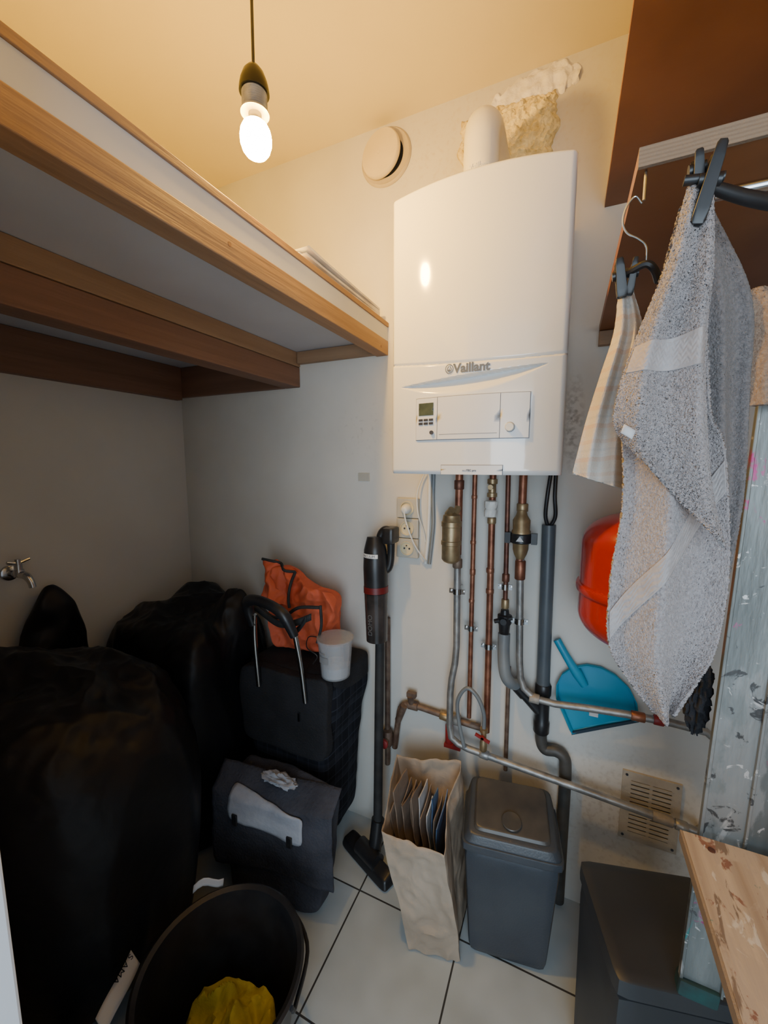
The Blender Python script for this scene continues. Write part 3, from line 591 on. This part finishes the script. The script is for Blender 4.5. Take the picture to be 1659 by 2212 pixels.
# ---------------------------------------------------------------- shopping trolley and things on it
T=thing('shopping_trolley',(-.88,1.2,0),'black and dark plaid fabric shopping trolley with folding handle','trolley')
mk('fabric_body',G().hexa([(-1.06,1.08,.07),(-.735,1.08,.07),(-.730,1.335,.07),(-1.06,1.335,.07),(-1.05,1.07,.735),(-.69,1.07,.745),(-.665,1.335,.745),(-1.05,1.335,.735)],n=40,k=10,fn=lambda q:q+V((.020,.006,.008))*nz(q,6,2)+V((.006,.003,.003))*nz(q,14,6)),'trolley',T)
mk('flap_cover',G().hexa([(-1.065,1.055,.46),(-.70,1.057,.46),(-.695,1.10,.46),(-1.065,1.10,.46),(-1.06,1.052,.750),(-.685,1.055,.762),(-.680,1.10,.762),(-1.06,1.10,.752)],n=14,k=10,fn=lambda q:q+V((.008,.005,.008))*nz(q,9,5)).hexa([(-1.062,1.09,.66),(-.69,1.09,.66),(-.660,1.340,.66),(-1.062,1.34,.66),(-1.06,1.09,.752),(-.685,1.09,.762),(-.66,1.338,.762),(-1.06,1.338,.752)],n=14,k=10),'darkfab',T)
mk('zip_puller',G().box((-.80,1.047,.60),(-.792,1.052,.63)),'chrome',T)
mk('frame_tube',G().tube([(-.955,1.035,.70),(-.955,1.025,.86),(-.95,1.02,.93),(-.943,1.015,.97)],.0085,n=10),'chrome',T)
mk('frame_tube',G().tube([(-.765,1.045,.68),(-.77,1.035,.80),(-.775,1.02,.90),(-.782,1.015,.95)],.0085,n=10),'chrome',T)
mk('handle',G().tube([(-.955,1.02,.93),(-.965,1.01,.99),(-.950,1.0,1.022),(-.90,.995,1.03),(-.835,.995,1.015),(-.80,1.0,.985),(-.775,1.01,.925)],[.014,.019,.020,.017,.017,.020,.014],n=14),'black',T)
for x in (-1.04,-.80): mk('wheel',G().cyl((x-.015,1.29,.052),(x+.015,1.29,.052),.05),'blackmat',T)
T=thing('tote_bag',(-.90,1.22,.765),'floppy orange fabric carrier bag with black trim on trolley','bag')
def cr(q,s=12,a=.022): return q+V((nz(q,s,1),nz(q,s,2),nz(q,s,3)))*a
def fold(q):
    q=cr(q,7,.030);r_=.024*(.45-2*abs(nz(V((q.x*1.2+q.z*.5,q.y,q.z*.5)),9,4)))+.009*(.45-2*abs(nz(q,24,6)));q=q+V((r_*.2,-r_,r_*.25));q.z=max(.768,q.z);return q
mk('bag_body',G().hexa([(-1.03,1.17,.768),(-.765,1.19,.768),(-.755,1.28,.768),(-1.02,1.28,.768),(-1.02,1.16,1.10),(-.725,1.17,.995),(-.735,1.24,.995),(-1.0,1.24,1.10)],n=60,k=7,fn=fold),'orange',T)
def bagtop(u,v):
    x=-1.035+.14*u;z=.96+.16*v*(1-.25*u)
    return V((x+.02*v*nz((u*3,v*3,0),1,2),1.14+.05*v+.018*math.sin(u*9+v*4)+.01*nz((u*6,v*6,0),1,4),z+.012*nz((u*5,0,0),1,3)))
mk('bag_top',G().grid(bagtop,40,40),'orange',T,solid=.002)
mk('trim_binding',G().tube([bagtop(t,1)+V((0,-.004,0)) for t in (0,.2,.4,.6,.8,1)],.0055,n=8).tube([bagtop(1,t)+V((0,-.004,0)) for t in (1,.75,.5,.25,0)],.0055,n=8).tube([(-1.03,1.105,.985),(-.98,1.09,.965),(-.93,1.085,.94),(-.88,1.09,.945),(-.82,1.095,.985),(-.74,1.105,.995)],.006,n=8).tube([(-.74,1.11,1.0),(-.735,1.105,.93),(-.75,1.10,.87)],.005,n=8),'blackmat',T)
mk('strap',G().grid(lambda u,v:V((-1.035+.28*u,1.070+.010*math.sin(u*7),.975-.05*math.sin(u*3.1)+.024*v-.015*u)),30,2).grid(lambda u,v:V((-.90+.13*u,1.074+.006*math.sin(u*5),.955-.06*math.sin(u*3.1)+.022*v)),20,2),'blackmat',T,solid=.003)
T=thing('plastic_tub',(-.68,1.12,.76),'milky plastic tub with white powder and wire handle','container')
tx,ty,tz=-.685,1.112,.765
mk('tub',G().lathe([(.048,0),(.049,.002),(.058,.118),(.061,.120),(.061,.128),(.056,.128),(.047,.004),(0,.004)],(tx,ty,tz)),'clear',T)
mk('powder',G().lathe([(.046,.005),(.0485,.04),(.02,.052),(0,.048)],(tx,ty,tz)),'powder',T)
mk('lid',G().lathe([(.056,.129),(.062,.129),(.062,.134),(0,.1355)],(tx,ty,tz)),'clear',T)
mk('printed_label',G().grid(lambda u,v:V((tx+.0575*math.sin(-.6+.7*u),ty-.0575*math.cos(-.6+.7*u),tz+.060+.022*v)),10,1).grid(lambda u,v:V((tx+.0585*math.sin(-.6+.5*u),ty-.0585*math.cos(-.6+.5*u),tz+.090+.006*v)),10,1),'print',T)
mk('wire_handle',G().tube([(tx-.061,ty,tz+.12),(tx-.085,ty-.03,tz+.13),(tx-.07,ty-.064,tz+.11),(tx-.03,ty-.066,tz+.09),(tx-.045,ty-.068,tz+.06)],.0018,n=6),'black',T)

# ---------------------------------------------------------------- messenger bag
T=thing('messenger_bag',(-.83,.98,0),'dark grey fabric bag with pale reflective flap leaning on the trolley','bag')
mk('bag_body',G().hexa([(-.98,.870,.003),(-.665,.950,.003),(-.66,1.03,.003),(-.99,1.02,.003),(-1.01,.92,.44),(-.61,.965,.42),(-.61,1.02,.45),(-.99,1.02,.47)],n=30,k=9,fn=lambda q:V((q.x+.025*nz(q,5,1),min(1.035,q.y+.02*nz(q,6,2)+.006*nz(q,20,3)),max(.003,q.z+.018*nz(q,5,3))))),'greyfab',T)
def fl0(u,v):
    x=-1.022+.418*u; bulge=.012*math.sin(math.pi*u)*math.sin(math.pi*v)
    z=.14+.33*v+.015*math.sin(u*3.1)*(1-v)+(-.02*u)*v
    return V((x+.008*nz((u*2,v*2,0),1,3),.870+.078*u-bulge+.06*max(0,(v-.8)/.2)+.009*nz((u*3,v*3,0),1,4)+.004*nz((u*10,v*10,0),1,4),z+.008*nz((u*3,v*3,3),1,2)))
mk('cover_flap',G().grid(fl0,40,40),'greyfab',T,solid=.006)
def rr_(u,v):
    a=2*u-1;b=2*v-1;k=9;Ln=(abs(a)**k+abs(b)**k)**(1/k) if (a or b) else 1;m_=max(abs(a),abs(b));s=m_/Ln if Ln else 1
    return (a*s+1)/2,(b*s+1)/2
def fl(u,v):
    u,v=rr_(u,v)
    U=.17+.62*u;Vv=.61+.30*v-.13*u
    q=fl0(U,Vv);return q+V((0,-.011,0))
mk('reflective_strip',G().grid(fl,24,12),'flap',T,solid=.004)
for u in (.12,.85):
    a=fl(u,.06);mk('buckle',G().box((a.x-.010,a.y-.008,a.z-.018),(a.x+.010,a.y-.001,a.z+.018)),'black',T,bevel=.002)
mk('crumpled_tissue',blob((-.80,.945,.462),(.07,.022,.012),.012,3,9,24,None),'flap',T)
# ---------------------------------------------------------------- black bags
def bag(name,c,r,seed,tips,label,n=220,pw=2.5,xm=-1.645):
    g=G()
    def f(u,v):
        a=u*2*math.pi;b=(v-.5)*math.pi
        d=V((math.cos(a)*math.cos(b),math.sin(a)*math.cos(b),math.sin(b)))
        L_=(abs(d.x)**pw+abs(d.y)**pw+abs(d.z)**pw)**(1/pw);e=d/L_
        q=V((c[0]+e.x*r[0],c[1]+e.y*r[1],c[2]+e.z*r[2]))
        w=V((q.x,q.y,q.z*.22))
        up=max(0,e.z)**2
        cr_=.035*nz(q,2.6,seed)+.024*(.6-2*abs(nz(w,4.2,seed+5)))+.004*(.5-2*abs(nz(w,11,seed+1)))+(.001+.020*up)*(.6-2*abs(nz(V((q.x,q.y,q.z*.5)),8,seed+9)))+.006*up*(.6-2*abs(nz(q,20,seed+2)))
        q=q+d*cr_
        for (t,rad,h) in tips:
            k=max(0,1-(V((q.x,q.y,0))-V((t[0],t[1],0))).length/rad)
            if d.z>0:
                k=k*k*(3-2*k);q.z+=h*k*(1+.25*nz(q,12,seed));q.x+=.03*k*nz(q,9,seed+1)
        q.z=max(.004,q.z);q.x=max(xm,q.x);q.y=min(1.352,max(.165,q.y))
        return q
    g.grid(f,n,n,True)
    return mk(name,g,'bag',label=label,cat='garbage bag',group='full black bin bags')
bag('garbage_bag',(-1.355,1.098,.45),(.270,.236,.465),11,[((-1.40,1.20),.16,.05),((-1.15,1.15),.12,.11)],'full black garbage bag heaped in the corner under the shelf',pw=4.5)
bag('garbage_bag',(-1.225,.575,.46),(.322,.265,.465),23,[((-1.42,.45),.25,.06)],'big bulging glossy black garbage bag beside the tap',pw=3)
bag('garbage_bag',(-1.60,.745,.46),(.040,.115,.44),31,[((-1.60,.745),.17,.13)],'black garbage bag with pointed tied top by the tap',n=120,pw=3)
# ---------------------------------------------------------------- bucket
T=thing('bucket',(-.66,.56,0),'wide black plastic bucket holding a yellow cloth','bucket')
bc=(-.665,.565,.003)
mk('body',G().lathe([(.125,0),(.130,.004),(.172,.318),(.184,.322),(.186,.332),(.180,.336),(.170,.330),(.168,.320),(.126,.008),(0,.008)],bc,(.0,-.0,1),64),'black',T)
mk('handle',G().tube([(-.845,.60,.325),(-.85,.60,.30),(-.78,.73,.275),(-.66,.775,.27),(-.54,.72,.275),(-.485,.60,.30),(-.48,.58,.322)],.005,n=8),'black',T)
def yc(u,v):
    a=u*2*math.pi;r=.118*v
    x=-.645+r*math.cos(a)*1.05;y=.545+r*math.sin(a)
    z=.165+.05*(1-v*v)+.035*nz((x,y,0),14,3)+.045*(.4-abs(nz((x*1.3,y,0),16,8))*2)*(1-v*.3)+.012*(.4-abs(nz((x,y,0),40,5))*2)
    return V((x+.012*nz((x,y,1),12,1),y+.012*nz((x,y,2),12,2),max(.012,z-(.10 if v>.93 else 0))))
mk('cleaning_cloth',G().grid(yc,90,40,True),'yellow',label='crumpled yellow cleaning cloth inside the bucket',cat='cloth',solid=.002)
T=thing('fabric_bag',(-.87,.34,.0),'navy cloth bag with white printed strap beside the bucket','bag')
mk('bag_body',blob((-.86,.32,.14),(.080,.07,.135),.05,2.2,8,60,None,True),'bluecloth',T)
mk('strap',G().grid(lambda u,v:V((-.885+.03*u+.035*v,.50-.10*v+.004*math.sin(6*v),.335-.02*v-.02*u)),4,16),'ribbon',T,solid=.003)
text('lettering','S AMA',.020,lambda c:V((-.880+c.y+c.x*.3,.495-c.x*.9,.340-.004)),'bluecloth',T,depth=.0005)
mk('paper_scrap',G().grid(lambda u,v:V((-.850+.05*u,.645+.055*u+.004*v,.345+.02*v+.012*math.sin(5*u))),6,4),'cardw',label='torn white paper scrap on the bucket rim',cat='paper',solid=.001)

# ---------------------------------------------------------------- paper bag with cardboard
T=thing('paper_bag',(-.31,1.1,0),'open brown kraft paper bag full of cardboard','bag')
bb=[(-.366,1.0,.003),(-.208,1.030,.003),(-.238,1.20,.003),(-.39,1.18,.003)]
tt_=[(-.445,.965,.395),(-.262,.980,.397),(-.272,1.225,.49),(-.505,1.215,.455)]
def pbf(q):
    gus=.02*max(0,1-abs(q.y-1.10)/.10) if q.x>-.31 and 1.0<q.y<1.2 else 0
    c_=.012*(.4-2*abs(nz(q,8,3)))+.006*(.4-2*abs(nz(q,22,3)))
    return V((q.x+.008*nz(q,9,1)-gus+c_*.5,q.y+.006*nz(q,9,2)-c_,max(.003,q.z+(.012*nz(q,18,4) if q.z>.36 else 0))))
mk('bag_body',G().hexa([*bb,*tt_],n=40,k=0,fn=pbf,skip=('z1',)),'kraft',T,solid=.0015)
rnd=random.Random(4)
B_C='brown folded cardboard sheet in the paper bag'
for i,(x,mt,lb) in enumerate([(-.412,'card',B_C),(-.402,'card',B_C),(-.392,'card',B_C),(-.382,'card',B_C),(-.372,'card',B_C),(-.362,'card',B_C),(-.352,'cardw','white printed carton in the paper bag'),(-.342,'card',B_C),(-.332,'cardw','white printed carton in the paper bag'),(-.321,'cardb','dark blue printed carton in the paper bag'),(-.310,'card',B_C),(-.299,'cardb','dark blue printed carton in the paper bag')]):
    y0=1.04+rnd.uniform(0,.05);y1=1.16-rnd.uniform(0,.04);z1=.435+rnd.uniform(-.03,.045)-(.02 if i>7 else 0);tl=-.040+.0035*i;dz=rnd.uniform(-.05,.02)
    mk('cardboard_sheet',G().hexa([(x-.001,y0,.20),(x+.002,y0,.20),(x+.002,y1,.20),(x-.001,y1,.20),(x-.001+tl,y0-.01,z1+dz),(x+.002+tl,y0-.01,z1+dz),(x+.002+tl,y1,z1),(x-.001+tl,y1,z1)],n=8,k=0,fn=lambda q:q+V((.008*nz((0,q.y,q.z),12,1),0,.006*nz(q,24,i)))),mt,label=lb,cat='cardboard',group='cardboard in the paper bag',smooth=False)

# ---------------------------------------------------------------- swing bin
T=thing('swing_bin',(-.105,1.155,0),'dark grey plastic swing-lid bin on the tiles','bin')
cb=V((-.104,1.150,0));r_=RZ(9)
def cs(w,d,z,dy=0,dx=0): return [cb+r_@V((sx*w/2+dx,sy*d/2+dy,z)) for sx,sy in ((-1,-1),(1,-1),(1,1),(-1,1))]
mk('body',G().hexa(cs(.220,.13,.003,-.0)+cs(.262,.192,.385),n=16,k=16),'bin',T)
mk('rim',G().hexa(cs(.276,.205,.378)+cs(.276,.205,.405),n=14,k=14),'bin',T)
def tl(w,d,z0,z1,dy=0):
    c=cs(w,d,0,dy);return [q+V((0,0,z0)) for q in c[:2]]+[q+V((0,0,z1)) for q in c[2:]]
mk('lid_frame',G().hexa(cs(.270,.202,.402)+tl(.238,.182,.428,.468),n=16,k=12),'bin',T)
a=tl(.212,.160,.430,.466);b=[q+V((0,0,.010)) for q in tl(.199,.150,.430,.466)]
LID=mk('swing_lid',G().hexa(a+b,n=14,k=14),'binlid',T)
hn=(r_@V((0,-.225,1))).normalized();hc=cb+r_@V((0,-.045,.448))
mk('finger_recess',G().lathe([(.026,0),(.028,.002),(.026,.004),(.020,.003),(.010,.001),(0,.001)],hc+hn*.004,hn,32),'binlid',LID)

# ---------------------------------------------------------------- dark box bin
T=thing('pedal_bin',(.2,.9,0),'tall dark grey rectangular bin with flat lid','bin')
q4=[V((.130,.755,0)),V((.385,.815,0)),V((.325,1.05,0)),V((.070,.985,0))]
ctr=sum(q4,V())/4
def sc(k,z): return [ctr+(q-ctr)*k+V((0,0,z)) for q in q4]
mk('body',G().hexa(sc(.93,.003)+sc(.97,.49),n=12,k=24),'boxbin',T)
mk('lid',G().hexa(sc(1.0,.492)+sc(.985,.53),n=12,k=20),'boxbin',T)
# ---------------------------------------------------------------- ladder
T=thing('step_ladder',(.30,.80,.53),'paint-splattered aluminium trestle ladder with worn plywood step','ladder')
def lr(x0,x1,y0,y1,z0,z1,lx): return [V((x0,y0,z0)),V((x1,y0,z0)),V((x1,y1,z0)),V((x0,y1,z0)),V((x0+lx,y0,z1)),V((x1+lx,y0,z1)),V((x1+lx,y1,z1)),V((x0+lx,y1,z1))]
mk('rail',G().hexa(lr(.228,.352,.782,.785,.56,1.82,.028),n=2,k=0).hexa(lr(.228,.233,.779,.790,.56,1.82,.028),n=2,k=0).hexa(lr(.347,.352,.772,.812,.56,1.82,.028),n=2,k=0).hexa(lr(.286,.290,.776,.783,.56,1.82,.028),n=2,k=0),'alu',T,smooth=False,bevel=.001)
mk('rubber_foot',G().hexa(lr(.225,.285,.774,.800,.5345,.566,.002),n=8,k=12),'teal',T)
mk('rail',G().hexa(lr(.60,.70,.775,.81,.56,1.82,.0),n=2,k=0),'alu',T,smooth=False,bevel=.002)
mk('rubber_foot',G().box((.59,.765,.002),(.71,.825,.575)),'teal',T)
mk('step_board',G().box((.207,.42,.845),(.70,.765,.864)),'plank',T,smooth=False,bevel=.0015)
mk('board_edge',G().box((.2035,.42,.8455),(.2068,.7649,.8635)),'plyedge',T,smooth=False)
mk('bolt',G().lathe([(.005,0),(.005,.0015),(0,.002)],(.24,.74,.864),n=12),'copperdark',T)

# ---------------------------------------------------------------- towels
def catm(R,t):
    n=len(R)-1;x=t*n;i=min(int(x),n-1);f=x-i
    a=R[max(i-1,0)];b=R[i];c=R[i+1];d=R[min(i+2,n)]
    return [.5*((2*b[k])+(c[k]-a[k])*f+(2*a[k]-5*b[k]+4*c[k]-d[k])*f*f+(3*b[k]-a[k]-3*c[k]+d[k])*f**3) for k in range(len(b))]
def towel(name,rows,y0,amp,folds,mt,T=None,nu=90,nv=300,fuzz=.0012,thick=.005,seed=0,bands=(),dy=0,lump=.004,**k):
    def base(u,v):
        xl,zl,xr,zr=catm(rows,min(1,max(0,v)))
        x=xl+(xr-xl)*u;z=zl+(zr-zl)*u
        env=min(1,.25+v*2.0)
        ph=folds*2*math.pi*(u+.07*math.sin(v*3+seed))+seed+.5*v
        y=y0+dy*u*env+amp*env*(math.sqrt(math.sin(ph)**2+.03)*1.7-.95)+.015*nz((x*1,v,seed),3)-.012*math.sin(math.pi*u)*env
        y+=.22*amp*env*math.sin(folds*9*u+seed*2+2*v)+lump*nz((x,z*.5,seed),14)*env
        return V((x,y,z))
    def f(u,v):
        q=base(u,v)
        return q+V((random.uniform(-1,1),random.uniform(-1,1),random.uniform(-1,1)))*fuzz
    ob=mk(name,G().grid(f,nu,nv),mt,T,solid=thick,**k)
    for (b0,b1,dg) in bands:
        g=G()
        def bf(u,v):
            w=b0+(b1-b0)*v-dg*(u-.5)
            q=base(.02+.96*u,w)
            r_=.0009*abs(math.sin(v*math.pi*5+math.asin(math.sin(u*60))*.9)) if .12<v<.88 else .0
            return q+V((0,-thick*.5-.0016-r_,0))
        g.grid(bf,120,36)
        mk('woven_band',g,'band',T,solid=.001)
    return ob
F=[(.104,1.773,.126,1.768),(.090,1.699,.135,1.691),(.075,1.648,.1375,1.640),(.059,1.595,.1426,1.587),(.0514,1.539,.150,1.534),(.0625,1.503,.1645,1.502),(.0674,1.420,.176,1.426),(.060,1.327,.182,1.342),(.063,1.235,.177,1.253),(.088,1.188,.160,1.203),(.120,1.152,.140,1.156)]
Fo=[(.104,1.775,.124,1.770),(.090,1.699,.129,1.691),(.074,1.648,.130,1.640),(.058,1.595,.133,1.575),(.050,1.555,.140,1.50),(.050,1.527,.152,1.435),(.062,1.505,.166,1.385)]
Bk=[(.122,1.785,.150,1.80),(.120,1.69,.200,1.704),(.122,1.61,.219,1.62),(.13,1.54,.224,1.543),(.145,1.42,.226,1.417),(.158,1.31,.218,1.295),(.165,1.215,.205,1.19)]
T=thing('bath_towel',(.12,.61,1.15),'fluffy grey terry towel clipped up by one corner','towel')
towel('lower_fold',F,.602,.016,.8,'towel',T,nu=190,nv=640,fuzz=.00045,bands=((.64,.685,.22),),seed=.4,thick=.004)
towel('upper_fold',Fo,.570,.013,.75,'towel',T,nu=180,nv=420,fuzz=.00045,bands=((.40,.50,.06),),seed=1.9,thick=.0045)
towel('back_fold',Bk,.655,.014,1.2,'towel_shade',T,nu=110,nv=480,fuzz=.00045,seed=2,dy=.08,thick=.004)
mk('care_label',G().grid(lambda u,v:V((.054+.012*u+.003*v,.549,1.515+.010*v-.008*u)),3,3),'cardw',T,solid=.001)
Tt=[(.054,1.722,.072,1.722),(.052,1.668,.088,1.668),(.038,1.609,.084,1.609),(.023,1.546,.080,1.546),(.010,1.48,.080,1.475),(.007,1.464,.080,1.440)]
towel('tea_towel',Tt,.690,.010,1.1,'tea',None,nu=80,nv=200,fuzz=.0001,thick=.003,seed=1,lump=.008,label='small striped peach and cream tea towel clipped to hanger',cat='towel')
towel('hand_towel',[(.20,1.715,.25,1.72),(.19,1.68,.30,1.68),(.20,1.62,.31,1.62),(.21,1.56,.31,1.56)],.752,.006,1.5,'brownt',None,nu=80,nv=100,fuzz=.0005,seed=5,label='brown terry hand towel hanging below the shelf',cat='towel')
mk('dark_cloth',blob((.228,.832,1.08),(.016,.018,.075),.012,2.5,4,40,None,True),'darkfab',label='black cloth hanging behind the ladder rail',cat='cloth')
def clipg(x,y,z,h,w,ang=0):
    R_=Matrix.Rotation(ang,3,'Y');c=V((x,y,z));g=G()
    for sy in (-1,1):
        g.add([c+R_@(q-c) for q in G().hexa([V(q) for q in [(x-w,y+sy*.003-.002,z-h*.5),(x+w,y+sy*.003-.002,z-h*.5),(x+w,y+sy*.003+.002,z-h*.5),(x-w,y+sy*.003+.002,z-h*.5),(x-w*.7,y+sy*.010-.002,z+h*.5),(x+w*.7,y+sy*.010-.002,z+h*.5),(x+w*.7,y+sy*.010+.002,z+h*.5),(x-w*.7,y+sy*.010+.002,z+h*.5)]],n=5,k=9).v],G().hexa([(0,0,0)]*8,n=5,k=9).f)
    g.cyl(c+R_@V((-w*1.4,0,.006)),c+R_@V((w*1.4,0,.006)),.006,n=14)
    return g
T=thing('clip_hanger',(.28,.60,1.74),'black plastic trouser hanger with strong clips','hanger')
mk('bar',G().tube([(.118,.580,1.782),(.17,.60,1.765),(.24,.625,1.752),(.32,.65,1.748),(.50,.66,1.74)],[.006,.008,.009,.009,.009],n=10),'black',T)
mk('clip',clipg(.119,.558,1.767,.074,.0072,.20),'black',T)
mk('clip',clipg(.111,.570,1.787,.040,.0055,-.10),'black',T)
mk('clip_pin',G().cyl((.098,.562,1.780),(.133,.562,1.775),.005),'black',T)
mk('hook',G().tube([(.32,.65,1.75),(.32,.66,1.78),(.328,.672,1.798),(.32,.672,1.812),(.31,.672,1.826),(.30,.67,1.80)],.002,n=8),'chrome',T)
T=thing('clip_hanger',(.08,.67,1.73),'wire-hook hanger with small black clips holding tea towel','hanger')
mk('hook',G().tube([(.070,.650,1.812),(.062,.650,1.822),(.053,.650,1.812),(.050,.652,1.795),(.056,.655,1.782),(.070,.66,1.774),(.080,.664,1.764),(.082,.668,1.745)],.0013,n=8),'chrome',T)
mk('bar',G().tube([(.050,.690,1.738),(.066,.675,1.741),(.082,.668,1.744),(.092,.672,1.737),(.10,.69,1.728)],.005,n=8),'black',T)
mk('clip',clipg(.054,.682,1.735,.05,.007,-.15),'black',T)
mk('clip',clipg(.068,.682,1.735,.045,.005,.1),'black',T)
mk('hook_screw',G().cyl((.072,.650,1.851),(.072,.650,1.815),.0018,n=8),'chrome',label='small metal screw hook under the shelf',cat='hook')

# ---------------------------------------------------------------- camera & light
cam=bpy.data.cameras.new('camera');co=bpy.data.objects.new('camera',cam);COL.objects.link(co)
cam.sensor_fit='HORIZONTAL';cam.sensor_width=36;cam.lens=36*870/1659;cam.clip_start=.01
co.location=(0,0,1.48);co.rotation_euler=(math.radians(90)-math.atan(106/870),0,math.radians(24.4))
bpy.context.scene.camera=co
w=bpy.data.worlds.new('world');bpy.context.scene.world=w;w.use_nodes=True
w.node_tree.nodes['Background'].inputs[0].default_value=(.66,.82,1,1);w.node_tree.nodes['Background'].inputs[1].default_value=.85
l=bpy.data.lights.new('hall_daylight','AREA');l.shape='RECTANGLE';l.size=1.0;l.size_y=1.5;l.energy=34;l.color=(.70,.86,1)
lo=bpy.data.objects.new('hall_daylight',l);COL.objects.link(lo);lo.location=(.35,-1.3,1.25);lo.rotation_euler=(math.radians(80),0,math.radians(16))
